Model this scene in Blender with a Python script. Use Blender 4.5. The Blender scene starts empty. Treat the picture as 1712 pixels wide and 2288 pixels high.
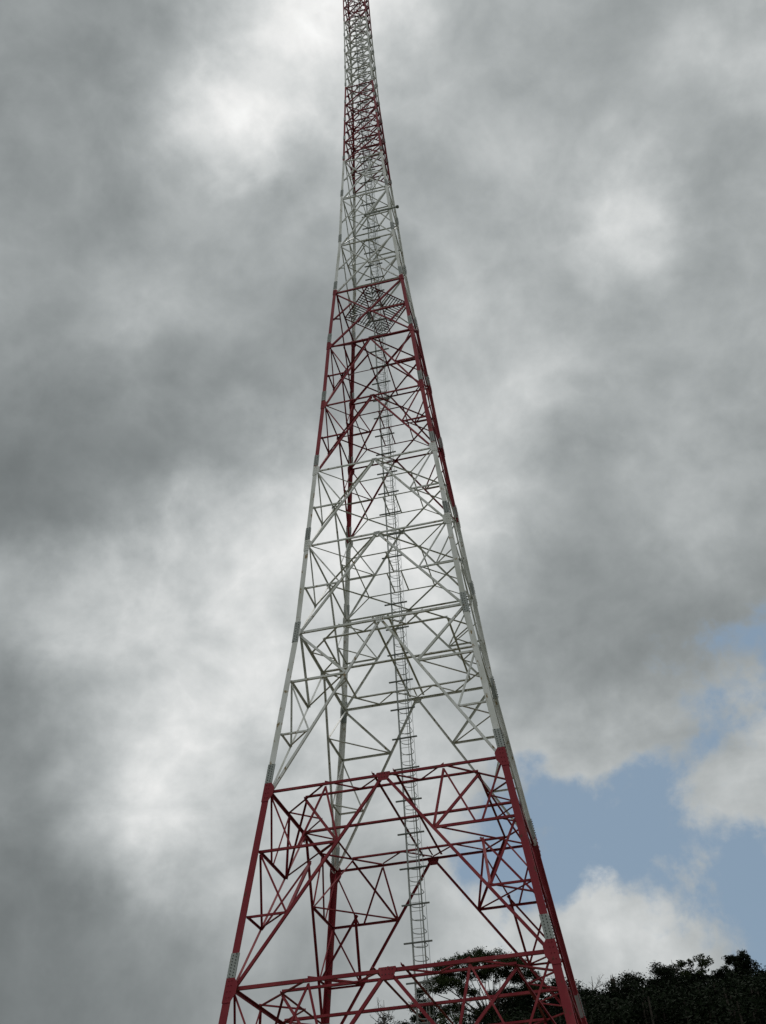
import bpy, math, random
import numpy as np
from mathutils import Vector, Matrix
random.seed(7)
R = math.radians
scene = bpy.context.scene
COL = scene.collection

# ------------------------------------------------------------------ camera
CAM = Vector((8.436, -41.95, -0.031)); YAW = R(11.8946); PITCH = R(39.867); ROLL = R(-3.4402)
FPX, PW, PH = 2200.0, 1712.0, 2288.0
fwd = Vector((-math.sin(YAW)*math.cos(PITCH), math.cos(YAW)*math.cos(PITCH), math.sin(PITCH)))
r0 = Vector((math.cos(YAW), math.sin(YAW), 0)); u0 = r0.cross(fwd)
rgt = math.cos(ROLL)*r0 + math.sin(ROLL)*u0
up = -math.sin(ROLL)*r0 + math.cos(ROLL)*u0
cam = bpy.data.cameras.new('camera'); camo = bpy.data.objects.new('camera', cam); COL.objects.link(camo)
M = Matrix.Identity(4)
for i in range(3):
    M[i][0] = rgt[i]; M[i][1] = up[i]; M[i][2] = -fwd[i]; M[i][3] = CAM[i]
camo.matrix_world = M
cam.sensor_fit = 'VERTICAL'; cam.sensor_height = 24.0; cam.lens = FPX/PH*24.0
cam.clip_start = 0.1; cam.clip_end = 5000
scene.camera = camo

# ------------------------------------------------------------------ materials
def new_mat(name):
    m = bpy.data.materials.new(name); m.use_nodes = True
    return m, m.node_tree, m.node_tree.nodes['Principled BSDF']

def paint(name, base, worn, rust, worn_amt, rust_amt, rough=.5, scale=1.3, spec=.3):
    m, t, b = new_mat(name); N = t.nodes; L = t.links
    geo = N.new('ShaderNodeTexCoord')
    mp = N.new('ShaderNodeMapping'); mp.inputs['Scale'].default_value = (1, 1, .45); L.new(geo.outputs['Object'], mp.inputs[0])
    n1 = N.new('ShaderNodeTexNoise'); n1.inputs['Scale'].default_value = scale; n1.inputs['Detail'].default_value = 6; L.new(mp.outputs[0], n1.inputs[0])
    n2 = N.new('ShaderNodeTexNoise'); n2.inputs['Scale'].default_value = 5.5; n2.inputs['Detail'].default_value = 8; L.new(mp.outputs[0], n2.inputs[0])
    c1 = N.new('ShaderNodeMapRange'); c1.inputs[1].default_value = .62-worn_amt; c1.inputs[2].default_value = .78-worn_amt*.5; L.new(n1.outputs[0], c1.inputs[0])
    c2 = N.new('ShaderNodeMapRange'); c2.inputs[1].default_value = .74-rust_amt; c2.inputs[2].default_value = .80-rust_amt; L.new(n2.outputs[0], c2.inputs[0])
    m1 = N.new('ShaderNodeMix'); m1.data_type = 'RGBA'; m1.inputs[6].default_value = (*base, 1); m1.inputs[7].default_value = (*worn, 1)
    L.new(c1.outputs[0], m1.inputs[0])
    m2 = N.new('ShaderNodeMix'); m2.data_type = 'RGBA'; m2.inputs[7].default_value = (*rust, 1)
    L.new(m1.outputs[2], m2.inputs[6]); L.new(c2.outputs[0], m2.inputs[0]); L.new(m2.outputs[2], b.inputs['Base Color'])
    b.inputs['Roughness'].default_value = rough; b.inputs['Specular IOR Level'].default_value = spec
    return m

RED = paint('faded_red_paint', (.215, .014, .024), (.30, .045, .052), (.10, .035, .02), .15, .10, rough=.6)
WHITE = paint('aged_white_paint', (.70, .71, .69), (.50, .515, .46), (.26, .19, .09), .17, .125)
GALV = paint('galvanised_steel', (.35, .375, .36), (.25, .275, .26), (.22, .17, .11), .14, .08, rough=.5, scale=3)
DARKG = paint('weathered_galvanised_steel', (.17, .185, .17), (.12, .135, .125), (.12, .08, .05), .14, .08, rough=.6, scale=3)
BOLT = paint('dark_bolt_steel', (.05, .055, .055), (.07, .07, .065), (.08, .05, .03), .1, .05, rough=.6)
GRATE = paint('dark_grating_steel', (.07, .06, .055), (.10, .095, .09), (.11, .05, .035), .14, .08, rough=.7, scale=3)
BARK = paint('bark', (.05, .042, .034), (.075, .065, .055), (.03, .025, .02), .12, .12, rough=.95, scale=4)
PALEBARK = paint('pale_bark', (.11, .10, .09), (.15, .14, .125), (.08, .07, .06), .12, .12, rough=.95, scale=4)

def leaf_mat(name, a, b2):
    m, t, b = new_mat(name); N = t.nodes; L = t.links
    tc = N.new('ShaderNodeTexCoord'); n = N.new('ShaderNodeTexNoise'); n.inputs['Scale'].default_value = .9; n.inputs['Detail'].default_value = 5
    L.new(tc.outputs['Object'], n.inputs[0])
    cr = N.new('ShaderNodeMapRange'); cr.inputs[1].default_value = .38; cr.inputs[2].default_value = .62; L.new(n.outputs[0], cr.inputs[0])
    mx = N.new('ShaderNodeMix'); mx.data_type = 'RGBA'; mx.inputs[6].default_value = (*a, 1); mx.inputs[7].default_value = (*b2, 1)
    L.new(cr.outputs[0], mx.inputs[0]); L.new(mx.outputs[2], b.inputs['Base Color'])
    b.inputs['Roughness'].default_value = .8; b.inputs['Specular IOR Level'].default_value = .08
    return m
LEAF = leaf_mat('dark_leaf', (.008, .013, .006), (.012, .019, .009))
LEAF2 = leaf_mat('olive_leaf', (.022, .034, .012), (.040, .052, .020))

# ------------------------------------------------------------------ mesh builder
class MB:
    def __init__(s): s.v = []; s.f = []; s.m = []
    def poly(s, pts, faces, mi=0):
        o = len(s.v); s.v += [tuple(p) for p in pts]
        for f in faces: s.f.append([i+o for i in f]); s.m.append(mi)
    def prism(s, ring0, ring1, mi=0):
        n = len(ring0)
        fs = [[i, (i+1) % n, n+(i+1) % n, n+i] for i in range(n)] + [list(range(n))[::-1], list(range(n, 2*n))]
        s.poly(list(ring0)+list(ring1), fs, mi)
    def angle(s, p, q, n, size, mi=0, off=0.0, th=None, a=None):
        """steel angle from p to q; one flange in the face, the other along n (into the tower)"""
        p = Vector(p); q = Vector(q); d = (q-p).normalized(); n = Vector(n); n = (n - d*n.dot(d)).normalized()
        if a is None:
            a = d.cross(n).normalized()
            if abs(n.z) > .7: a = a if a.y > 0 else -a     # level angles: standing flange on the far edge
            elif (a.z > 0) == (n.y > .7): a = -a     # standing flange: lower edge on the near face, upper edge elsewhere
        th = th or max(.010, size*.11)
        prof = [(-size/2, 0), (size/2, 0), (size/2, size*.9), (size/2-th, size*.9), (size/2-th, th), (-size/2, th)]
        A = [p + a*x + n*(y+off) for x, y in prof]; B = [q + a*x + n*(y+off) for x, y in prof]
        s.prism(A, B, mi)
    def tube(s, pts, rad, k=6, mi=0, closed=False):
        P = [Vector(p) for p in pts]; rr = rad if isinstance(rad, (list, tuple)) else [rad]*len(P)
        rings = []
        for i, p in enumerate(P):
            a = P[max(i-1, 0)]; b = P[min(i+1, len(P)-1)]; d = (b-a).normalized()
            e = d.orthogonal().normalized() if i == 0 else (e - d*e.dot(d)).normalized()
            g = d.cross(e)
            rings.append([p + (e*math.cos(2*math.pi*j/k) + g*math.sin(2*math.pi*j/k))*rr[i] for j in range(k)])
        o = len(s.v)
        for r in rings: s.v += [tuple(x) for x in r]
        for i in range(len(P)-1):
            for j in range(k):
                s.f.append([o+i*k+j, o+i*k+(j+1) % k, o+(i+1)*k+(j+1) % k, o+(i+1)*k+j]); s.m.append(mi)
        s.f.append([o+j for j in range(k)][::-1]); s.m.append(mi)
        s.f.append([o+(len(P)-1)*k+j for j in range(k)]); s.m.append(mi)
    def box(s, c, ax, ay, az, hx, hy, hz, mi=0):
        c = Vector(c); ax = Vector(ax)*hx; ay = Vector(ay)*hy; az = Vector(az)*hz
        r = [c-ax-ay-az, c+ax-ay-az, c+ax+ay-az, c-ax+ay-az]; t = [x+az*2 for x in r]
        s.prism(r, t, mi)
    def build(s, name, mats, parent=None):
        me = bpy.data.meshes.new(name); me.from_pydata(s.v, [], s.f)
        for m in (mats if isinstance(mats, (list, tuple)) else [mats]): me.materials.append(m)
        me.polygons.foreach_set('material_index', s.m); me.update()
        o = bpy.data.objects.new(name, me); COL.objects.link(o)
        if parent: o.parent = parent
        return o

def tag(o, label=None, cat=None, group=None, kind=None):
    if label: o['label'] = label
    if cat: o['category'] = cat
    if group: o['group'] = group
    if kind: o['kind'] = kind
    return o

# ------------------------------------------------------------------ ground and hill
def ground_z(x, y):
    """level meadow at the photographer, a slight mound under the tower, a wooded ridge behind it"""
    d = math.hypot(x, y)
    mound = 2.9*math.exp(-(d/19.0)**4)
    t = min(max((y-10)/64.0, 0), 1); t = t*t*(3-2*t)
    side = 1.0/(1.0+math.exp(-(x+38)/10.0))
    ridge = t*(13.5*side + 4.0) + 1.3*math.sin(x*.045+.6)*t
    back = min(max((y-170)/200.0, 0), 1)
    return -1.65 + mound + ridge*(1-back*.8)
def build_ground():
    mb = MB()
    def axis(lim):
        a = [0]; st = 3.0
        while a[-1] < lim: a.append(a[-1]+st); st *= 1.07
        return sorted(set([-x for x in a]+a))
    X = axis(2500); Y = [y+20 for y in axis(2500)]
    n = len(X)
    mb.v = [(x, y, ground_z(x, y)+.06*math.sin(x*1.7)*math.cos(y*1.3)) for y in Y for x in X]
    for j in range(len(Y)-1):
        for i in range(n-1):
            mb.f.append([j*n+i, j*n+i+1, (j+1)*n+i+1, (j+1)*n+i]); mb.m.append(0)
    m, t, b = new_mat('rough_grass_ground'); N = t.nodes; L = t.links
    tc = N.new('ShaderNodeTexCoord'); nz = N.new('ShaderNodeTexNoise'); nz.inputs['Scale'].default_value = .35; nz.inputs['Detail'].default_value = 9
    L.new(tc.outputs['Object'], nz.inputs[0])
    cr = N.new('ShaderNodeValToRGB'); cr.color_ramp.elements[0].position = .35; cr.color_ramp.elements[0].color = (.035, .055, .018, 1)
    cr.color_ramp.elements[1].position = .68; cr.color_ramp.elements[1].color = (.12, .11, .06, 1)
    L.new(nz.outputs[0], cr.inputs[0]); L.new(cr.outputs[0], b.inputs['Base Color']); b.inputs['Roughness'].default_value = .95
    bp = N.new('ShaderNodeBump'); bp.inputs['Strength'].default_value = .6; L.new(nz.outputs[0], bp.inputs['Height']); L.new(bp.outputs[0], b.inputs['Normal'])
    o = mb.build('ground', m)
    for p in o.data.polygons: p.use_smooth = True
    tag(o, kind='structure')
build_ground()

# ------------------------------------------------------------------ tower
# node levels (height, half width); level 0 is the foot
LV = [(1.55, 6.84), (9.856, 5.891), (17.632, 5.0), (25.902, 4.077), (31.358, 3.718), (36.789, 3.359), (42.247, 2.983),
      (47.765, 2.675), (53.521, 2.30), (59.228, 1.944), (65.265, 1.746), (70.753, 1.525)]
for k in range(1, 5): LV.append((70.753+12.297*k/4, 1.525-.327*k/4))
for k in range(1, 5): LV.append((83.05+12.9*k/4, 1.198-.118*k/4))
for k in range(1, 9): LV.append((95.95+3.2*k, 1.08-.012*k))
NP = len(LV)-1
# paint bands: panel index -> red?
def is_red(p):
    if p < 2: return True
    if p < 5: return False
    if p < 8: return True
    if p < 11: return False
    if p < 15: return True
    if p < 19: return False
    return True
def wz(z):
    for i in range(NP):
        if z <= LV[i+1][0] or i == NP-1:
            z0, w0 = LV[i]; z1, w1 = LV[i+1]; return w0+(w1-w0)*(z-z0)/(z1-z0)
NRM = {'F': Vector((0, 1, 0)), 'K': Vector((0, -1, 0)), 'L': Vector((1, 0, 0)), 'R': Vector((-1, 0, 0))}
def fp(face, u, z):
    w = wz(z)
    return {'F': Vector((u*w, -w, z)), 'K': Vector((u*w, w, z)), 'L': Vector((-w, u*w, z)), 'R': Vector((w, u*w, z))}[face]
def zz(p, v): return LV[p][0]+(LV[p+1][0]-LV[p][0])*v

tower = bpy.data.objects.new('lattice_tower', None); COL.objects.link(tower); tower.location = (0, 0, 0)
tag(tower, 'tall tapering steel lattice tower in red and white bands with a caged ladder inside', 'radio tower')

members = {'horizontal_beam': [], 'diagonal_brace': [], 'plan_brace': [], 'lacing_strut': []}
def mem(kind, p, q, n, size, red, off):
    if kind == 'plan_brace': size *= 1.18
    if kind == 'lacing_strut': size *= 1.22
    members[kind].append((p, q, n, size, 0 if red else 1, off))
def facemem(kind, face, p, u0, v0, u1, v1, size, off, red=None):
    a = fp(face, u0, zz(p, v0)); b = fp(face, u1, zz(p, v1))
    mem(kind, a, b, NRM[face], size, is_red(p) if red is None else red, off)
def uk(p, v):
    """u of the K diagonal at height v of panel p"""
    return (1-v)*LV[p][1]/wz(zz(p, v))
DN = Vector((0, 0, 1))
def plan(kind, z, a, b, size, red, off):
    w = wz(z)
    mem(kind, Vector((a[0]*w, a[1]*w, z)), Vector((b[0]*w, b[1]*w, z)), DN, size, red, off)
EDGE = .985
def plan_big(p):
    z = LV[p+1][0]; red = is_red(p)
    C = [(-1, -1), (1, -1), (1, 1), (-1, 1)]
    for sx, sy in C:
        plan('plan_brace', z, (sx*.5, sy*EDGE), (sx*EDGE, sy*.5), .085, red, .02)
    for s in (-1, 1):
        plan('plan_brace', z, (-.75, s*.75), (.75, s*.75), .11, red, .06)
        plan('plan_brace', z, (s*.75, -.75), (s*.75, .75), .085, red, .04)
        for q in (-1, 1):
            for a, b in (((0, q*EDGE), (s*.26, q*.75)), ((s*.5, q*EDGE), (s*.26, q*.75))):
                plan('plan_brace', z, a, b, .07, red, .08); plan('plan_brace', z, (a[1], a[0]), (b[1], b[0]), .07, red, .08)
    plan('plan_brace', z, (-EDGE, 0), (EDGE, 0), .13, red, .10)
    for s in (-.09, .09): plan('plan_brace', z, (s, -EDGE), (s, EDGE), .09, red, .14)
    plan('plan_brace', z, (0, .76), (0, EDGE), .06, red, .16)
def plan_mid(p):
    z = LV[p+1][0]; red = is_red(p); s0 = .085
    for sx in (-1, 1):
        for sy in (-1, 1):
            plan('plan_brace', z, (0, sy*EDGE), (sx*EDGE, 0), .09, red, .03)
            plan('lacing_strut', z, (sx*.97, sy*.97), (sx*.5, sy*.5), .055, red, .05)
        plan('plan_brace', z, (-.5, sx*.5), (.5, sx*.5), .07, red, .07)
        plan('plan_brace', z, (sx*.5, -.5), (sx*.5, .5), .055, red, .06)
        plan('lacing_strut', z, (sx*.105, 0.02), (sx*.105, .5), .06, red, .10)
    plan('plan_brace', z, (-EDGE, 0), (EDGE, 0), .07, red, .09)
    plan('lacing_strut', z, (0, -.5), (0, 0), .06, red, .12)
def plan_top(p):
    z = LV[p+1][0]; red = is_red(p); k = max(.5, LV[p+1][1]/2.4)
    for sx in (-1, 1):
        for sy in (-1, 1):
            plan('plan_brace', z, (0, sy*EDGE), (sx*EDGE, 0), .08*k, red, .03)
        plan('plan_brace', z, (sx*.19, -EDGE), (sx*.19, EDGE), .065*k, red, .06)
    if p < 12: plan('plan_brace', z, (-EDGE, 0), (EDGE, 0), .05, red, .08)

for p in range(NP):
    w = LV[p+1][1]; red = is_red(p); zt = LV[p+1][0]
    if p < 3:
        big = p < 2
        for f in 'FKLR':
            facemem('horizontal_beam', f, p, -EDGE, 1, EDGE, 1, (.125, .10, .11)[p] if f in 'FK' else .125, .035)
            b = uk(p, 2/3); l = uk(p, 1/3)
            for s in (-1, 1):
                facemem('diagonal_brace', f, p, s*.02, .985, s*.97, .01, (.122, .112, .108)[p], .06)
                facemem('horizontal_beam', f, p, s*EDGE, 2/3, s*b, 2/3, .10, .09)
                facemem('horizontal_beam', f, p, s*EDGE, 1/3, s*l, 1/3, .08, .09)
                facemem('lacing_strut', f, p, s*.97, .655, s*l, .335, .065, .11)
                if big:
                    facemem('lacing_strut', f, p, s*.5, .99, s*b, .68, .075, .11)
                    facemem('lacing_strut', f, p, s*.5, .985, s*.68, .67, .06, .125)
                    facemem('lacing_strut', f, p, s*.975, .985, s*.73, .67, .06, .125)
                else:
                    facemem('diagonal_brace', f, p, s*.97, .985, s*b, .67, .11, .11)
        # horizontal corner struts at both third points, and hips up to the plan bracing
        for sx in (-1, 1):
            for sy in (-1, 1):
                for v in (2/3, 1/3):
                    z = zz(p, v); u = uk(p, v); W = wz(z)
                    A = Vector((sx*u*W, sy*W*.985, z)); B = Vector((sx*W*.985, sy*u*W, z))
                    mem('lacing_strut', A, B, DN, .07, red, .02)
                    if v > .5: up_mid = (A+B)/2; ua, ub = A, B
                    else: la, lb = A, B
                if big:
                    P1 = Vector((sx*.75*w, sy*.75*w, zt))
                    mem('lacing_strut', P1, ua, NRM['F']*-sy, .085, red, .05)
                    mem('lacing_strut', P1, ub, NRM['L']*-sx, .075, red, .05)
                    mem('lacing_strut', up_mid, la, NRM['F']*-sy, .09, red, .05)
                    mem('lacing_strut', up_mid, lb, NRM['L']*-sx, .08, red, .05)
        plan_big(p)
    elif p < 7:
        s1 = .10 - .004*(p-3)
        for f in 'FKLR':
            facemem('horizontal_beam', f, p, -EDGE, 1, EDGE, 1, .08, .035)
            b = uk(p, .5)
            for s in (-1, 1):
                facemem('diagonal_brace', f, p, s*.02, .985, s*.97, .01, s1, .06)
                facemem('diagonal_brace', f, p, s*.97, .985, s*b, .51, .065, .085)
                facemem('horizontal_beam', f, p, s*EDGE, .5, s*b, .5, .08, .09)
        z = zz(p, .5); u = uk(p, .5); W = wz(z)
        for sx in (-1, 1):
            for sy in (-1, 1):
                mem('lacing_strut', Vector((sx*u*W, sy*W*.985, z)), Vector((sx*W*.985, sy*u*W, z)), DN, .065, red, .02)
        if p < 6: plan_mid(p)
        else: plan_top(p)
    else:
        k = max(.9, LV[p][1]/2.4)
        FL = {'F': 1, 'K': 1, 'L': 1, 'R': 1}
        for f in 'FKLR':
            e = FL[f]
            facemem('horizontal_beam', f, p, -EDGE, 1, EDGE, 1, .09*k, .03)
            facemem('diagonal_brace', f, p, -e*.97, .01, e*.97, .985, .10*k, .045)
            facemem('lacing_strut', f, p, -e*.97, .985, e*.97, .015, .06*k, .075)
            facemem('lacing_strut', f, p, 0, .5, e*EDGE, .5, .075*k, .06)
            facemem('lacing_strut', f, p, -e*EDGE, .5, -e*.5, .75, .065*k, .095)
            facemem('lacing_strut', f, p, e*EDGE, .5, e*.5, .25, .065*k, .095)
        plan_top(p)

for kind, lst in members.items():
    lo = [m for m in lst if min(m[0].z, m[1].z) >= 6.5]; hi = [m for m in lst if min(m[0].z, m[1].z) < 6.5]
    order = sorted(lo, key=lambda m: m[0].z-8*m[3]*10) + hi
    for m in order[:100]:
        mb = MB(); mb.angle(m[0], m[1], m[2], m[3], 0, m[5]); mb.build(kind, WHITE if m[4] else RED, tower)
    mb = MB()
    for m in order[100:]: mb.angle(m[0], m[1], m[2], m[3], m[4], m[5])
    if order[100:]: tag(mb.build(kind, [RED, WHITE], tower), kind='stuff')

# legs: angle sections with the heel outward, one continuous leg of painted lengths
def leg_size(z):
    return float(np.interp(z, [0, 10, 26, 31, 48, 60, 71, 84, 100, 125], [.31, .29, .255, .235, .215, .19, .165, .13, .12, .11]))
def HO(z): return leg_size(z)*.42        # heel stands outside the node line
for sx in (-1, 1):
    for sy in (-1, 1):
        mb = MB()
        cuts = [(.2, 7.0)] + [LV[0]] + LV[1:]
        for i in range(len(cuts)-1):
            (z0, w0), (z1, w1) = cuts[i], cuts[i+1]
            s = leg_size((z0+z1)/2); th = max(.014, s*.09)
            prof = [(0, 0), (s, 0), (s, th), (th, th), (th, s), (0, s)]
            def ring(z, w): return [(sx*(w+HO(z)-a), sy*(w+HO(z)-b), z) for a, b in prof]
            red = is_red(max(i-1, 0))
            A = ring(z0, w0); B = ring(z1, w1)
            if sx*sy < 0: A = A[::-1]; B = B[::-1]
            mb.prism(A, B, 0 if red else 1)
        leg = mb.build('leg', [RED, WHITE], tower)
        # bolted splice plates just above each level
        for j in range(1, 20):
            z0 = LV[j][0]; H = LV[j+1][0]-z0
            a0, a1 = (z0-.62, z0+.55) if j == 3 else (z0+.34, z0+min(1.22, .30+H*.155))
            if j >= 11: a0, a1 = z0+.25, z0+.75
            s = leg_size(z0+.8); pb = MB(); o = .016
            for axis in (0, 1):
                def P(t, z, out):      # t across the flange
                    w = wz(z)+HO(z)
                    return Vector((sx*(w-t), sy*(w+out), z)) if axis == 0 else Vector((sx*(w+out), sy*(w-t), z))
                r = [P(-.02, a0, .004), P(s+.015, a0, .004), P(s+.015, a0, o), P(-.02, a0, o)]
                t = [P(-.02, a1, .004), P(s+.015, a1, .004), P(s+.015, a1, o), P(-.02, a1, o)]
                pb.prism(r, t, 0)
                ri = [P(s*.14, a0, -.05), P(s+.01, a0, -.05), P(s+.01, a0, -.034), P(s*.14, a0, -.034)]
                ti = [P(s*.14, a1, -.05), P(s+.01, a1, -.05), P(s+.01, a1, -.034), P(s*.14, a1, -.034)]
                pb.prism(ri, ti, 0)
                if j < 12:
                    nb = 8 if j < 7 else 6; br = s*.062
                    for k in range(nb):
                        for c in (.28, .72):
                            z = a0+(a1-a0)*(k+.5+(.22 if c > .5 else -.22))/nb
                            pb.tube([P(s*c, z, o-.004), P(s*c, z, o+.045)], br, 6, 1)
            pb.build('splice_plate', [GALV, BOLT], leg)

# gusset plates
def gusset(face, p, u, z, hw, hh, taper=.6):
    c = fp(face, u, z); n = NRM[face]; a = Vector((1, 0, 0)) if face in 'FK' else Vector((0, 1, 0))
    # in-plane "up" follows the batter of the face
    upv = (fp(face, 0, z+.5)-fp(face, 0, z)).normalized()
    mb = MB(); pts = [(-hw, .12*hh), (-hw*taper, -hh), (hw*taper, -hh), (hw, .12*hh), (hw*.9, hh*.35), (-hw*.9, hh*.35)]
    A = [c + a*x + upv*y - n*.006 for x, y in pts]; B = [c + a*x + upv*y + n*.012 for x, y in pts]
    mb.prism(A, B, 0)
    if p < 6:
        for x in (-.55, -.18, .18, .55):
            for y in (.1, -.45):
                q = c + a*(x*hw) + upv*(y*hh); mb.tube([q - n*.004, q - n*.035], .016, 6, 1)
    mb.build('gusset_plate', [RED if is_red(p) else WHITE, BOLT], tower)
for p in range(0, 7):
    k = [.95, .85, .7, .5, .45, .42, .4][p]
    for f in 'FKLR':
        if p < 6: gusset(f, p, 0, LV[p+1][0], .36*k, .33*k)
for p in range(0, 8):
    k = [.82, .80, .60, .68, .66, .62, .58, .52][p]
    for f in 'FKLR':
        for s in (-1, 1):
            # shield-shaped plate wrapped on the leg at each node
            z = LV[p+1][0]; mb = MB(); n = NRM[f]; W = LV[p+1][1]
            def Q(t, dz, out):
                zz_ = z+dz*k; w = wz(zz_)
                a = (Vector((-s, 0, 0)) if f in 'FK' else Vector((0, -s, 0))); base = fp(f, s, zz_) - a*HO(zz_) - n*HO(zz_)
                return base + a*t*k - n*out
            pts = [(-.015, -.62), (.34, -.62), (.55, -.25), (.55, .14), (.36, .42), (-.015, .42)]
            mb.prism([Q(t, d, .003 if f in 'FK' else .005) for t, d in pts], [Q(t, d, .02 if f in 'FK' else .023) for t, d in pts], 0)
            if k > .5:
                for t in (.12, .26):
                    for d in (-.4, -.15, .1, .3): 
                        mb.tube([Q(t, d, .018), Q(t, d, .055)], .015, 6, 0)
            mb.build('gusset_plate', [RED if is_red(p) else WHITE], tower)

# ------------------------------------------------------------------ ladder with safety cage
LX, LY = -.03, .25
ladder = MB()
ztop = LV[-1][0]
for s in (-1, 1):
    ladder.box((LX+s*.25, LY, (ztop+1.2)/2), (1, 0, 0), (0, 1, 0), (0, 0, 1), .028, .012, (ztop-1.2)/2, 0)
lad = ladder.build('ladder', GALV, tower)
rungs = []; z = 1.5
while z < ztop-.3: rungs.append(z); z += .36
rungs.sort(key=lambda z: abs(z-9) if z < 9 else z-9)
def rung_mb(mb, z): mb.tube([(LX-.25, LY, z), (LX+.25, LY, z)], .011, 6)
for z in rungs[:100]:
    mb = MB(); rung_mb(mb, z); mb.build('rung', GALV, lad)
mb = MB()
for z in rungs[100:]: rung_mb(mb, z)
tag(mb.build('rung', GALV, lad), kind='stuff')
hoops = [z for z in np.arange(4.2, ztop, .55)]
hoops.sort(key=lambda z: abs(z-9))
def hoop_mb(mb, z):
    pts = []
    for k in range(15):
        a = math.pi*k/14
        pts.append((LX-.37*math.cos(a) if 2 < k < 12 else LX-.25*math.cos(a)*(1+.48*math.sin(a)*1.2), LY+.70*math.sin(a)**.8, z))
    for a, b in zip(pts[:-1], pts[1:]):
        A = Vector(a); B = Vector(b); d = (B-A).normalized(); n = Vector((-d.y, d.x, 0))
        mb.box((A+B)/2, d, n, (0, 0, 1), (B-A).length/2+.002, .004, .019)
for z in hoops[:100]:
    mb = MB(); hoop_mb(mb, float(z)); mb.build('cage_hoop', GALV, lad)
mb = MB()
for z in hoops[100:]: hoop_mb(mb, float(z))
tag(mb.build('cage_hoop', GALV, lad), kind='stuff')
for x, y in ((0, .70), (-.36, .33), (.36, .33)):
    mb = MB(); mb.box((LX+x*1.0, LY+y+(.006 if x == 0 else 0), (ztop+4.2)/2), (1, 0, 0), (0, 1, 0), (0, 0, 1), .013 if x == 0 else .009, .004, (ztop-4.2)/2)
    mb.build('cage_strip', GALV, lad)
# cross bars that stay the ladder
zs = [10.9 + 1.553*k for k in range(-4, 60)]
skip = [z for z in zs if any(abs(z-LV[j][0]) < .35 for j in (3, 4))]
for z in zs:
    if z in skip or z > 100: continue
    mb = MB(); hl = .61 if z < 47 else (.66 if z < 72 else .5); th = .028 if z < 47 else .034
    mb.box((LX-.02, LY-.06, z), (1, 0, 0), (0, 1, 0), (0, 0, 1), hl, .035, th)
    mb.build('support_bracket', DARKG, lad)

# ------------------------------------------------------------------ grated rest platform at the red band
zp, wp = LV[8]
platm = MB()
zg = zp+.16
h = .42   # half width of the ladder opening
for x in (-.19*wp, .19*wp):
    platm.angle((x, -wp*.62, zg-.05), (x, wp*.62, zg-.05), (0, 0, 1), .07)
for y in (-.4*wp, .37*wp):
    platm.angle((-.19*wp, y, zg-.09), (.19*wp, y, zg-.09), (0, 0, 1), .08)
platform = platm.build('platform_frame', RED, tower)
for sx in (-1, 1):
    for sy in (-1, 1):
        mb = MB(); c = wp/2*.96
        e = Vector((sx, -sy, 0)).normalized()       # along the outer edge
        d = Vector((-sx, -sy, 0)).normalized()      # inwards
        half = wp*math.sqrt(2)/2*.94
        k = -half+.05
        while k < half-.04:
            p0 = Vector((sx*c, sy*c, zg)) + e*k
            # run inwards until an axis or the ladder opening
            L = 0
            while L < 3:
                q = p0+d*(L+.02)
                if q.x*sx < .03 or q.y*sy < .03: break
                if abs(q.x) < h+.03 and abs(q.y-.15) < .85: break
                L += .02
            if L > .1:
                q = p0+d*L
                mb.box((p0+q)/2, d, e, (0, 0, 1), L/2, .027, .018)
            k += .185
        for fr in (.12, .62):
            p0 = Vector((sx*c, sy*c, zg-.028)) + d*(fr*wp*.707)
            hl = half*(1-fr)*.95
            mb.box(p0, e, d, (0, 0, 1), hl, .02, .006)
        mb.build('grating_panel', GRATE, platform)
# small grated trapdoor and its rails beside the ladder
mb = MB()
for k in range(9):
    x = -.32+k*.08
    mb.box((x, .37*wp+.50, zg), (1, 0, 0), (0, 1, 0), (0, 0, 1), .013, .48, .013)
for y in (.37*wp+.02, .37*wp+.98): mb.box((0, y, zg), (1, 0, 0), (0, 1, 0), (0, 0, 1), .36, .016, .016)
mb.build('trapdoor', GALV, platform)
mb = MB()
for x in (-.62, -.5): mb.box((x, .05, zg-.35), (1, 0, 0), (0, 1, 0), (0, 0, 1), .05, .06, .30)
mb.box((-.56, .05, zg-.06), (1, 0, 0), (0, 1, 0), (0, 0, 1), .16, .05, .03)
mb.build('lamp_bracket', DARKG, platform)

# pipe arm that sticks out past the right leg
mb = MB(); zq = 62.2; yq = -wz(zq)-.10
mb.tube([(-.1, yq, zq), (2.38, yq, zq)], .058, 10)
pipe = mb.build('pipe_arm', GALV, tower)
mb = MB(); mb.tube([(2.30, yq, zq), (2.36, yq, zq), (2.47, yq, zq), (2.52, yq, zq)], [.07, .12, .12, .07], 14)
mb.build('end_cap', DARKG, pipe)
for x in (0.0, 1.72):
    mb = MB(); mb.box((x, yq+.06, zq), (1, 0, 0), (0, 1, 0), (0, 0, 1), .05, .05, .10); mb.build('clamp', GALV, pipe)

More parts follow.
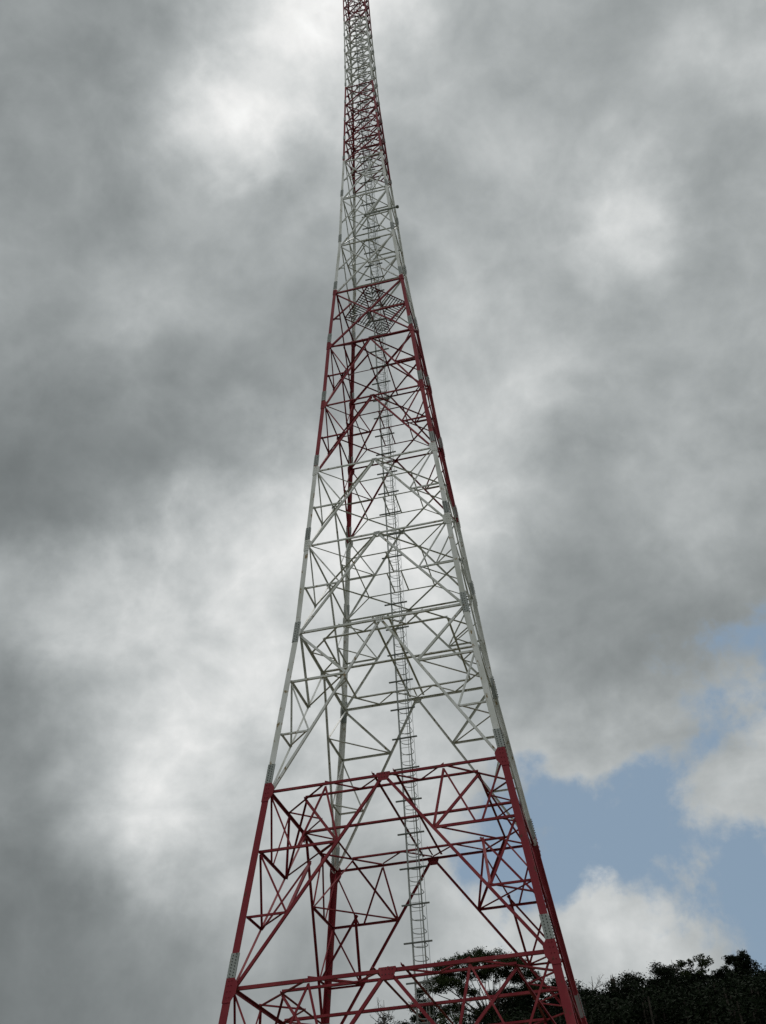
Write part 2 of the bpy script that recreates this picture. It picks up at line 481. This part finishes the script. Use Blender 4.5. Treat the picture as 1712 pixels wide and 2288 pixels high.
# ------------------------------------------------------------------ trees
def leaf_cloud(n, clumps, size, seed):
    """many small leaf blades scattered through a set of clumps (centre, radii)"""
    rng = np.random.default_rng(seed)
    vol = np.array([c[1][0]*c[1][1]*c[1][2] for c in clumps])**.66; cnt = np.maximum(6, (n*vol/vol.sum()).astype(int))
    V = []
    for (c, r), k in zip(clumps, cnt):
        d = rng.normal(size=(k, 3)); d /= np.linalg.norm(d, axis=1)[:, None]
        rad = rng.random(k)**.5*(1+.35*np.abs(rng.normal(size=k)))
        rad *= 1+.18*np.sin(d[:, 0]*5+c[0])*np.cos(d[:, 1]*4+c[1])
        V.append(np.array(c)+d*rad[:, None]*np.array(r))
    P = np.concatenate(V); k = len(P)
    a = rng.normal(size=(k, 3)); a[:, 2] *= .6; a /= np.linalg.norm(a, axis=1)[:, None]
    b = rng.normal(size=(k, 3)); b -= a*(a*b).sum(1)[:, None]; b /= np.linalg.norm(b, axis=1)[:, None]
    s = size*(.6+.8*rng.random(k))[:, None]
    v = np.stack([P-a*s, P-b*s*.42, P+a*s, P+b*s*.42], 1).reshape(-1, 3)
    return v, k
def leaf_object(name, v, k, mat, parent=None):
    me = bpy.data.meshes.new(name)
    me.vertices.add(4*k); me.vertices.foreach_set('co', v.astype(np.float32).ravel())
    me.loops.add(4*k); me.loops.foreach_set('vertex_index', np.arange(4*k, dtype=np.int32))
    me.polygons.add(k); me.polygons.foreach_set('loop_start', np.arange(0, 4*k, 4, dtype=np.int32))
    me.materials.append(mat); me.update(calc_edges=True); me.validate()
    o = bpy.data.objects.new(name, me); COL.objects.link(o)
    if parent: o.parent = parent
    return o
def limb(mb, p, q, r0_, r1_, wob, rnd, n=6):
    pts = []; p = Vector(p); q = Vector(q)
    for i in range(n+1):
        t = i/n; s = math.sin(t*math.pi)*wob
        pts.append(p.lerp(q, t)+Vector((rnd.uniform(-1, 1)*s, rnd.uniform(-1, 1)*s, rnd.uniform(-.5, 1)*s)))
    mb.tube(pts, [r0_+(r1_-r0_)*i/n for i in range(n+1)], 7)
    return pts
def at(az, tanel, dist):
    """a point seen at compass angle az (deg) from the meadow, dist metres out"""
    a = R(az); return Vector((CAM.x+math.sin(a)*dist, CAM.y+math.cos(a)*dist, CAM.z+tanel*dist))

def umbrella_tree():
    rnd = random.Random(5)
    top = at(-8.35, .2835, 96.0); gx, gy = top.x, top.y; g = ground_z(gx+0.3, gy)
    H = top.z-g
    root = bpy.data.objects.new('umbrella_tree', None); COL.objects.link(root); root.location = (gx, gy, g-.2)
    tag(root, 'broad flat crowned spreading tree seen behind the lower right of the tower', 'tree', )
    mb = MB(); base = Vector((0.9, 0, 0)); fork = Vector((1.0, .1, H*.60))
    limb(mb, base, fork, .34, .22, .15, rnd, 8)
    clumps = []
    # tier list: (x, y, z below top, rx, rz)
    right = Vector((rgt.x, rgt.y, 0)).normalized(); dep = Vector((-right.y, right.x, 0))
    tiers = [(0.2, 0, .55, 1.5, .40), (-1.4, .6, .85, 1.3, .38), (1.9, -.4, .8, 1.4, .36), (3.2, .5, 1.1, 1.2, .34), (-2.7, -.3, 1.5, 1.2, .40),
             (-.6, -1.6, 1.2, 1.5, .45), (1.2, 1.8, 1.2, 1.6, .45), (3.9, -.9, 1.75, 1.1, .34), (4.9, .3, 2.3, 1.0, .32), (-3.6, .7, 2.3, 1.1, .42),
             (-1.8, 1.8, 1.9, 1.4, .45), (2.4, -2.0, 1.8, 1.3, .4), (-4.4, -.2, 3.4, 1.1, .5), (-5.1, .6, 4.2, .9, .5), (-3.0, -1.2, 3.0, 1.2, .45),
             (-4.0, .1, 5.0, 1.0, .5), (-5.2, .2, 5.5, .7, .42), (-2.2, .5, 4.6, .9, .4), (-.4, -.2, 1.9, 1.6, .4), (1.6, .4, 2.0, 1.4, .35), (3.0, 1.0, 2.2, 1.1, .35),
             (5.6, .4, 3.3, .6, .3), (4.6, -.4, 3.6, .7, .3), (-1.2, -.4, 3.6, .9, .35), (.4, .3, 5.2, 1.2, .5), (1.6, -.3, 6.3, 1.3, .6), (-.9, .2, 6.6, 1.0, .5)]
    for x, y, dz, rx, rz in tiers:
        c = right*x + dep*y; c.z = H-dz
        fr = fork.lerp(Vector((c.x, c.y, fork.z)), .1)
        if dz < 5: fr.z = fork.z + (H-fork.z)*rnd.uniform(-.05, .12)
        else: fr.z = H*.45
        limb(mb, fr, (c.x, c.y, c.z-.1), .05 if dz < 2 else .08, .018, .30, rnd, 5)
        for _ in range(11):
            a = rnd.uniform(0, 6.283); q = 1.1*rx*math.sqrt(rnd.random())
            cc = (c.x+math.cos(a)*q, c.y+math.sin(a)*q, c.z-.35*(q/rx)**2+rnd.uniform(-.2, .2))
            clumps.append((cc, (rnd.uniform(.25, .55), rnd.uniform(.25, .55), rnd.uniform(.18, .42))))
            if rnd.random() < .3: limb(mb, (c.x, c.y, c.z-.15), cc, .022, .008, .05, rnd, 3)
    mb.build('trunk', BARK, root)
    v, k = leaf_cloud(46000, clumps, .088, 11)
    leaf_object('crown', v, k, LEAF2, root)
umbrella_tree()

def crown_tree(name, az, tanel, dist, wid, hgt, label, seed, leaves=30000, size=.092, mat=LEAF, loose=1.0, group=None, narrow_top=0.0, cat='tree', trunk_bare=0):
    rnd = random.Random(seed); top = at(az, tanel-.0018, dist); g = ground_z(top.x, top.y); H = top.z-g
    root = bpy.data.objects.new(name, None); COL.objects.link(root); root.location = (top.x, top.y, g-.3)
    tag(root, label, cat, group)
    mb = MB(); fork = Vector((rnd.uniform(-.3, .3), 0, H-hgt*.9))
    limb(mb, (0, 0, 0), fork, .26, .17, .12, rnd, 7)
    clumps = []; n = int(34*loose)
    for i in range(n):
        t = (i+.5)/n; zc = H-.25-hgt*.92*t
        env = math.sin(math.pi*min(1, (.12+.88*t)**.75))**.6*(1-narrow_top*(1-t))
        a = i*2.399+rnd.uniform(-.4, .4); q = wid/2*env*math.sqrt(rnd.uniform(.05, 1))
        c = Vector((math.cos(a)*q, math.sin(a)*q, zc+rnd.uniform(-.25, .25)))
        s = fork+(Vector((0, 0, H-hgt*.15))-fork)*rnd.uniform(0, .7)*(1-t)
        limb(mb, s, c, .035, .010, .15, rnd, 4)
        for _ in range(5):
            o = Vector((rnd.gauss(0, .42), rnd.gauss(0, .42), rnd.gauss(0, .26)))*(wid/5.5)
            clumps.append((tuple(c+o), (rnd.uniform(.3, .6)*wid/5.5, rnd.uniform(.3, .6)*wid/5.5, rnd.uniform(.18, .38)*wid/5.5)))
    mb.build('trunk', BARK, root)
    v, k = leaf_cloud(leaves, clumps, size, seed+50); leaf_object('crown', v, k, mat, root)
    return root

def bare_tree(name, az, tanel, dist, spread, hgt, label, seed, mat=PALEBARK):
    rnd = random.Random(seed); top = at(az, tanel, dist); g = ground_z(top.x, top.y); H = top.z-g
    root = bpy.data.objects.new(name, None); COL.objects.link(root); root.location = (top.x, top.y, g-.3)
    tag(root, label, 'bare tree')
    tr = MB(); limb(tr, (0, 0, 0), (0, 0, H-hgt), .16, .10, .1, rnd, 6); limb(tr, (0, 0, H-hgt), (rnd.uniform(-.3, .3), 0, H), .09, .015, .12, rnd, 6)
    tr.build('trunk', mat, root)
    br = MB()
    def grow(p, d, ln, r, lev):
        q = p+d*ln; limb(br, p, q, r, r*.5, ln*.07, rnd, 4)
        if lev == 0: return
        for _ in range(rnd.choice((2, 3, 3))):
            nd = (d+Vector((rnd.gauss(0, .5), rnd.gauss(0, .5), rnd.gauss(.12, .35)))).normalized()
            grow(p.lerp(q, rnd.uniform(.45, 1)), nd, ln*rnd.uniform(.5, .78), r*.55, lev-1)
    for i in range(9):
        z = H-hgt*rnd.uniform(.25, 1.0); a = i*2.4
        d = Vector((math.cos(a), math.sin(a)*.8, rnd.uniform(.5, 1.3))).normalized()
        grow(Vector((0, 0, z)), d, spread*rnd.uniform(.25, .5), .04, 3)
    br.build('branches', mat, root)
    return root

crown_tree('broadleaf_tree', 5.35, .2550, 112, 4.6, 6, 'tall dark tree with pointed top at the right edge of the ridge', 21, narrow_top=.5)
crown_tree('broadleaf_tree', 6.75, .2435, 108, 5.6, 7, 'ragged dark tree standing furthest right on the ridge', 22)
crown_tree('slender_tree', 2.95, .2590, 105, 3.4, 2.4, 'slender tree with small rounded open crown standing above the ridge trees', 23, leaves=2300, size=.12, loose=.5, mat=LEAF2)
crown_tree('broadleaf_tree', .45, .2500, 103, 7.6, 6, 'wide domed dark tree left of the slender open tree', 24, leaves=42000)
crown_tree('broadleaf_tree', 4.1, .2445, 104, 4.4, 6, 'low dark tree between the slender tree and the tall pointed one', 25)
crown_tree('broadleaf_tree', 1.85, .2480, 110, 4.2, 6, 'dark bushy tree directly left of the slender open crown', 26)
crown_tree('broadleaf_tree', -4.6, .2475, 98, 7.8, 7, 'dense dark tree behind the right legs of the tower', 27, leaves=44000)
crown_tree('broadleaf_tree', -6.6, .2475, 101, 5.6, 7, 'dense dark tree just right of the umbrella tree trunk', 28, leaves=34000)
crown_tree('broadleaf_tree', -2.4, .2385, 101, 5.6, 6, 'low dark tree right of the tower at the foot of the bare branches', 29)
crown_tree('broadleaf_tree', -.9, .2375, 107, 3.8, 5, 'small dark tree beside the broken stump on the ridge', 30)
crown_tree('small_tree', -10.4, .2310, 88, 4.0, 4.5, 'small leafy tree below the umbrella tree beside the caged ladder', 31, leaves=6000, mat=LEAF2)
crown_tree('small_tree', -11.3, .2440, 84, 1.7, 4.0, 'narrow dark leafy tree right behind the caged ladder', 32, leaves=3500)
crown_tree('small_tree', -13.3, .2290, 94, 4.6, 4.5, 'low dark tree at the bottom left end of the wooded ridge', 33, leaves=7000)
crown_tree('small_tree', -8.6, .2310, 92, 3.6, 4.0, 'low dark tree right under the umbrella tree crown', 35, leaves=7000)
bare_tree('bare_tree', -2.35, .2500, 100, 2.6, 4.2, 'leafless pale tree just right of the tower legs', 41)
bare_tree('bare_tree', -13.5, .2440, 90, 2.4, 4.0, 'leafless tree low between the tower legs on the left', 42)
bare_tree('bare_tree', -9.3, .2400, 92, 2.2, 3.6, 'leafless pale tree under the umbrella tree crown', 43)
bare_tree('bare_tree', 2.15, .2560, 108, .9, 2.6, 'thin bare twiggy tree poking above the right ridge', 44)
# broken stump
def stump():
    rnd = random.Random(3); top = at(-1.25, .2455, 103); g = ground_z(top.x, top.y); mb = MB()
    p = limb(mb, (0, 0, 0), (.1, 0, top.z-g), .30, .24, .08, rnd, 7)
    for i in range(5):
        a = i*1.3; mb.tube([(.1+.12*math.cos(a), .12*math.sin(a), top.z-g-.1), (.1+.15*math.cos(a), .15*math.sin(a), top.z-g+.15+.08*i)], [.07, .01], 5)
    mb.tube([(.1, 0, top.z-g-1.0), (.5, 0, top.z-g-.8), (.62, 0, top.z-g-.3)], [.10, .06, .03], 6)
    o = mb.build('tree_stump', BARK); o.location = (top.x, top.y, g-.3)
    tag(o, 'broken bare tree stump standing up between two dark trees on the ridge', 'stump')
stump()

# the closed wood that covers the slope below and behind the single trees
def wood():
    rnd = random.Random(99); clumps = []
    az_k = [-60, -30, -16, -14, -12, -10, -8.7, -7.8, -6.2, -4.4, -2.2, -1.2, .5, 2.3, 4.2, 6.7, 12, 30, 60]
    tan_k = [.150, .170, .204, .216, .220, .221, .221, .229, .238, .2395, .233, .2325, .2395, .2375, .2355, .236, .227, .197, .167]
    trunks = MB()
    for i in range(1700):
        az = (rnd.uniform(-17, 15) if i < 900 else rnd.uniform(-3, 11)) if i < 1500 else rnd.uniform(-60, 50)
        dist = rnd.uniform(84, 150); tl = float(np.interp(az, az_k, tan_k))
        mx = at(az, tl, dist); g = ground_z(mx.x, mx.y)
        h_ = rnd.uniform(5.5, 11.5)
        zc = min(g+h_, mx.z - rnd.uniform(0, 1.4)**1.3); 
        if zc < g+1.5: continue
        trunks.tube([(mx.x, mx.y, g-.3), (mx.x, mx.y, zc-.6)], [.18, .07], 5)
        w = rnd.uniform(1.5, 2.8)
        for _ in range(7):
            a = rnd.uniform(0, 6.283); q = w*math.sqrt(rnd.random())
            clumps.append(((mx.x+math.cos(a)*q, mx.y+math.sin(a)*q, zc-rnd.uniform(.5, 1.0)-.25*q*q/w), (rnd.uniform(.7, 1.5), rnd.uniform(.7, 1.5), rnd.uniform(.45, .9))))
        for _ in range(3):
            clumps.append(((mx.x+rnd.gauss(0, 1), mx.y+rnd.gauss(0, 1), g+(zc-g)*rnd.uniform(.2, .7)), (1.6, 1.6, 1.4)))
    v, k = leaf_cloud(950000, clumps, .165, 123)
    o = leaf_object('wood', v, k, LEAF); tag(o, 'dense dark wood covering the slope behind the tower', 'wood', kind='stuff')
    t = trunks.build('trunks', BARK, o); tag(t, kind='stuff')
wood()

# ------------------------------------------------------------------ sky and light
SUN_DIR = Vector((-.1686, .4069, .8978)).normalized()
sun = bpy.data.lights.new('sun', 'SUN'); sun.energy = .9; sun.angle = R(14); sun.color = (1, .96, .90)
suno = bpy.data.objects.new('sun', sun); COL.objects.link(suno); suno.location = (0, 0, 150)
suno.rotation_euler = (-SUN_DIR).to_track_quat('-Z', 'Y').to_euler()

# cloud chart: cloud brightness (sRGB-like 0..255) and how open the cover is (0..9), rows from high to low,
# over the part of the sky centred on the direction AX; between the lattice points it is smooth and broken up by noise
LUM = [
 [148,148,156,186,222,255,225,182,174,168,156,168,178],
 [146,144,156,194,255,255,196,178,172,168,160,190,198],
 [156,150,168,240,255,205,182,178,182,176,180,160,172],
 [146,146,156,178,184,176,168,168,178,186,235,168,172],
 [156,152,162,174,160,148,152,180,186,172,190,160,168],
 [144,148,160,162,150,146,162,180,196,182,172,166,166],
 [118,118,124,134,148,174,200,194,194,178,166,172,172],
 [108,116,124,136,182,214,214,206,176,152,162,172,158],
 [128,150,172,196,216,218,218,212,170,142,146,158,146],
 [176,198,206,208,208,212,212,202,158,134,134,140,158],
 [122,154,196,214,212,206,208,192,174,152,146,158,168],
 [124,156,206,224,200,196,196,190,186,186,196,184,186],
 [136,172,214,204,184,186,178,178,176,178,178,188,186],
 [118,126,146,188,170,164,166,180,188,204,208,180,172],
 [108,114,126,138,150,156,172,184,194,196,194,178,168],
 [102,110,124,140,150,158,164,170,176,178,176,170,166]]
OPEN = [
 [0]*13,[0]*13,[0]*13,[0]*13,[0]*13,[0]*13,[0]*13,[0]*13,[0]*13,
 [0,0,0,0,0,0,0,0,0,0,0,2,6],
 [0,0,0,0,0,0,0,0,0,0,3,8,6],
 [0,0,0,0,0,0,0,1,3,4,4,7,2],
 [0,0,0,0,0,0,0,2,7,9,8,3,1],
 [0,0,0,0,0,0,0,1,4,5,3,8,9],
 [0,0,0,0,0,0,0,0,0,0,0,2,8],
 [0,0,0,0,0,0,0,0,0,0,0,1,4]]
_A = np.array(LUM, float)
_A = np.where(_A < 172, 172-(172-_A)*.74, _A)
_B = np.pad(_A, 1, mode='edge'); _bl = (_B[:-2, 1:-1]+_B[2:, 1:-1]+_B[1:-1, :-2]+_B[1:-1, 2:]+2*_A)/6
LUM = np.clip(_A+.9*(_A-_bl), 120, 255).tolist()
world = bpy.data.worlds.new('World'); scene.world = world; world.use_nodes = True
T = world.node_tree; N = T.nodes; L = T.links
for n in list(N): N.remove(n)
def val(x): return x
def math_(op, a, b=None, c=None, clamp=False):
    n = N.new('ShaderNodeMath'); n.operation = op; n.use_clamp = clamp
    for i, x in enumerate((a, b, c)):
        if x is None: continue
        if isinstance(x, (int, float)): n.inputs[i].default_value = x
        else: L.new(x, n.inputs[i])
    return n.outputs[0]
def vmath(op, a, b=None, out=0):
    n = N.new('ShaderNodeVectorMath'); n.operation = op
    for i, x in enumerate((a, b)):
        if x is None: continue
        if isinstance(x, (tuple, list, Vector)): n.inputs[i].default_value = tuple(x)
        else: L.new(x, n.inputs[i])
    return n.outputs[out]
tc = N.new('ShaderNodeTexCoord'); D = vmath('NORMALIZE', tc.outputs['Generated'])
AX, AR, AU = fwd.copy(), rgt.copy(), up.copy()
def dot(v): return vmath('DOT_PRODUCT', D, v, 'Value')
df, dr, du = dot(AX), dot(AR), dot(AU)
dfc = math_('MAXIMUM', df, .25)
# cloud-layer coordinates: the direction projected on a level sheet overhead
sep = N.new('ShaderNodeSeparateXYZ'); L.new(D, sep.inputs[0])
iz = math_('DIVIDE', 1.0, math_('MAXIMUM', sep.outputs[2], .34))
sheet = N.new('ShaderNodeCombineXYZ'); L.new(math_('MULTIPLY', sep.outputs[0], iz), sheet.inputs[0]); L.new(math_('MULTIPLY', sep.outputs[1], iz), sheet.inputs[1])
def noise(vec, scale, detail, rough=.5, off=(0, 0, 0), dist=0):
    a = vmath('ADD', vec, off); n = N.new('ShaderNodeTexNoise'); n.inputs['Scale'].default_value = scale
    n.inputs['Detail'].default_value = detail; n.inputs['Roughness'].default_value = rough; n.inputs['Distortion'].default_value = dist
    L.new(a, n.inputs['Vector']); return n
wn = noise(D, 6.0, 4, .55, (3, 1, 7)); wsep = N.new('ShaderNodeSeparateColor'); L.new(wn.outputs['Color'], wsep.inputs[0])
wn2 = noise(D, 17.0, 7, .62, (8, 6, 1)); wsep2 = N.new('ShaderNodeSeparateColor'); L.new(wn2.outputs['Color'], wsep2.inputs[0])
sx_ = math_('DIVIDE', dr, dfc); sy_ = math_('DIVIDE', du, dfc)
HALFX = PW/2/FPX; HALFY = PH/2/FPX
WARP = .16
s = math_('MULTIPLY_ADD', sx_, .5/HALFX, .5); s = math_('ADD', s, math_('MULTIPLY_ADD', wsep.outputs[0], WARP, -WARP/2)); s = math_('ADD', s, math_('MULTIPLY_ADD', wsep2.outputs[0], .075, -.0375))
t = math_('MULTIPLY_ADD', sy_, -.5*15/HALFY, 7.5); t = math_('ADD', t, math_('MULTIPLY_ADD', wsep.outputs[1], WARP*14, -WARP*7)); t = math_('ADD', t, math_('MULTIPLY_ADD', wsep2.outputs[1], 1.0, -.5))
t = math_('MINIMUM', math_('MAXIMUM', t, 0.0), 15.0)
num = None; den = None
for j in range(16):
    rp = N.new('ShaderNodeValToRGB'); cr = rp.color_ramp; cr.interpolation = 'B_SPLINE'
    while len(cr.elements) < 13: cr.elements.new(.5)
    for i in range(13):
        e = cr.elements[i]; e.position = i/12
    for i in range(13):
        cr.elements[i].color = (LUM[j][i]/255, OPEN[j][i]/9, 0, 1)
    L.new(s, rp.inputs[0])
    d = math_('DIVIDE', math_('SUBTRACT', t, float(j)), 1.45); k = math_('SUBTRACT', 1.0, math_('MULTIPLY', d, d), clamp=True)
    k = math_('MULTIPLY', k, k)
    sc = vmath('SCALE', rp.outputs[0]); L.new(k, sc.node.inputs['Scale'])
    num = sc if num is None else vmath('ADD', num, sc)
    den = k if den is None else math_('ADD', den, k)
av = vmath('SCALE', num); L.new(math_('DIVIDE', 1.0, math_('MAXIMUM', den, .01)), av.node.inputs['Scale'])
asep = N.new('ShaderNodeSeparateXYZ'); L.new(av, asep.inputs[0])
lum, opn = asep.outputs[0], asep.outputs[1]
# behind the photographer: plain broken overcast
wfront = N.new('ShaderNodeMapRange'); wfront.interpolation_type = 'SMOOTHSTEP'; wfront.inputs[1].default_value = .35; wfront.inputs[2].default_value = .62; L.new(df, wfront.inputs[0])
def mixf(f, a, b):
    n = N.new('ShaderNodeMix'); n.data_type = 'FLOAT'
    for i, x in ((0, f), (2, a), (3, b)):
        if isinstance(x, (int, float)): n.inputs[i].default_value = x
        else: L.new(x, n.inputs[i])
    return n.outputs[0]
# an overcast sky is about three times as bright overhead as at the horizon
szen = math_('MULTIPLY_ADD', math_('MAXIMUM', sep.outputs[2], 0.0), 2/3, 1/3)
lum = mixf(wfront.outputs[0], math_('POWER', math_('MULTIPLY', szen, .86), 1/2.2), lum); opn = mixf(wfront.outputs[0], .12, opn)
# cloud texture
n1 = noise(D, 5.5, 8, .56, (1, 5, 2), .35).outputs[0]
n2 = noise(sheet.outputs[0], 3.2, 7, .55, (4, 2, 0), .5).outputs[0]
n3 = noise(D, 16, 7, .62, (9, 3, 4), .2).outputs[0]
nb = noise(D, 9.5, 6, .5, (5, 9, 3), .25).outputs[0]
bil = math_('SUBTRACT', .22, math_('ABSOLUTE', math_('MULTIPLY_ADD', nb, 4.0, -2.0)))
n4 = noise(D, 34, 6, .6, (2, 3, 8), .3).outputs[0]
tex = math_('ADD', math_('MULTIPLY_ADD', n1, .26, -.13), math_('ADD', math_('MULTIPLY_ADD', n2, .20, -.10), math_('MULTIPLY_ADD', n3, .10, -.05)))
amp = N.new('ShaderNodeMapRange'); amp.inputs[1].default_value = .45; amp.inputs[2].default_value = .8; amp.inputs[3].default_value = .30; amp.inputs[4].default_value = .95; L.new(lum, amp.inputs[0])
tex = math_('ADD', tex, math_('MULTIPLY', bil, .11))
tex = math_('ADD', tex, math_('ADD', math_('MULTIPLY_ADD', n3, .07, -.035), math_('MULTIPLY_ADD', n4, .05, -.025)))
lum = math_('ADD', lum, math_('MULTIPLY', tex, amp.outputs[0]))
lin = math_('POWER', math_('MAXIMUM', lum, .02), 2.2)
cc = N.new('ShaderNodeValToRGB'); cr = cc.color_ramp
cr.elements[0].position = .10; cr.elements[0].color = (.885, .985, 1.005, 1); cr.elements[1].position = .85; cr.elements[1].color = (.995, 1.0, .99, 1)
L.new(lin, cc.inputs[0])
cloud = vmath('SCALE', cc.outputs[0]); L.new(lin, cloud.node.inputs['Scale'])
sky = N.new('ShaderNodeTexSky'); sky.sky_type = 'NISHITA'; sky.sun_disc = False
sky.sun_elevation = math.asin(SUN_DIR.z); sky.sun_rotation = math.atan2(SUN_DIR.x, SUN_DIR.y)
sky.air_density = 1.0; sky.dust_density = 1.5; sky.altitude = 100
bl = vmath('SCALE', sky.outputs[0]); bl.node.inputs['Scale'].default_value = .062
veil = N.new('ShaderNodeMix'); veil.data_type = 'RGBA'; veil.inputs[0].default_value = .7; L.new(bl, veil.inputs[6]); veil.inputs[7].default_value = (.265, .365, .465, 1)
# opening edge broken up by the cloud noise
ed = math_('ADD', opn, math_('ADD', math_('MULTIPLY_ADD', n1, 1.5, -.75), math_('MULTIPLY_ADD', n3, .9, -.45)))
em = N.new('ShaderNodeMapRange'); em.interpolation_type = 'SMOOTHSTEP'; em.inputs[1].default_value = .34; em.inputs[2].default_value = .66; L.new(ed, em.inputs[0])
gate = math_('MULTIPLY', opn, 6.0, clamp=True)
em2 = math_('MULTIPLY', em.outputs[0], gate)
fin = N.new('ShaderNodeMix'); fin.data_type = 'RGBA'; L.new(em2, fin.inputs[0]); L.new(cloud, fin.inputs[6]); L.new(veil.outputs[2], fin.inputs[7])
bg = N.new('ShaderNodeBackground'); L.new(fin.outputs[2], bg.inputs[0]); bg.inputs[1].default_value = 1.0
out = N.new('ShaderNodeOutputWorld'); L.new(bg.outputs[0], out.inputs[0])
world.cycles.sampling_method = 'MANUAL'; world.cycles.sample_map_resolution = 512

vs = scene.view_settings; vs.view_transform = 'Standard'; vs.look = 'None'; vs.exposure = 0; vs.gamma = 1
scene.render.film_transparent = False
scene.cycles.max_bounces = 6
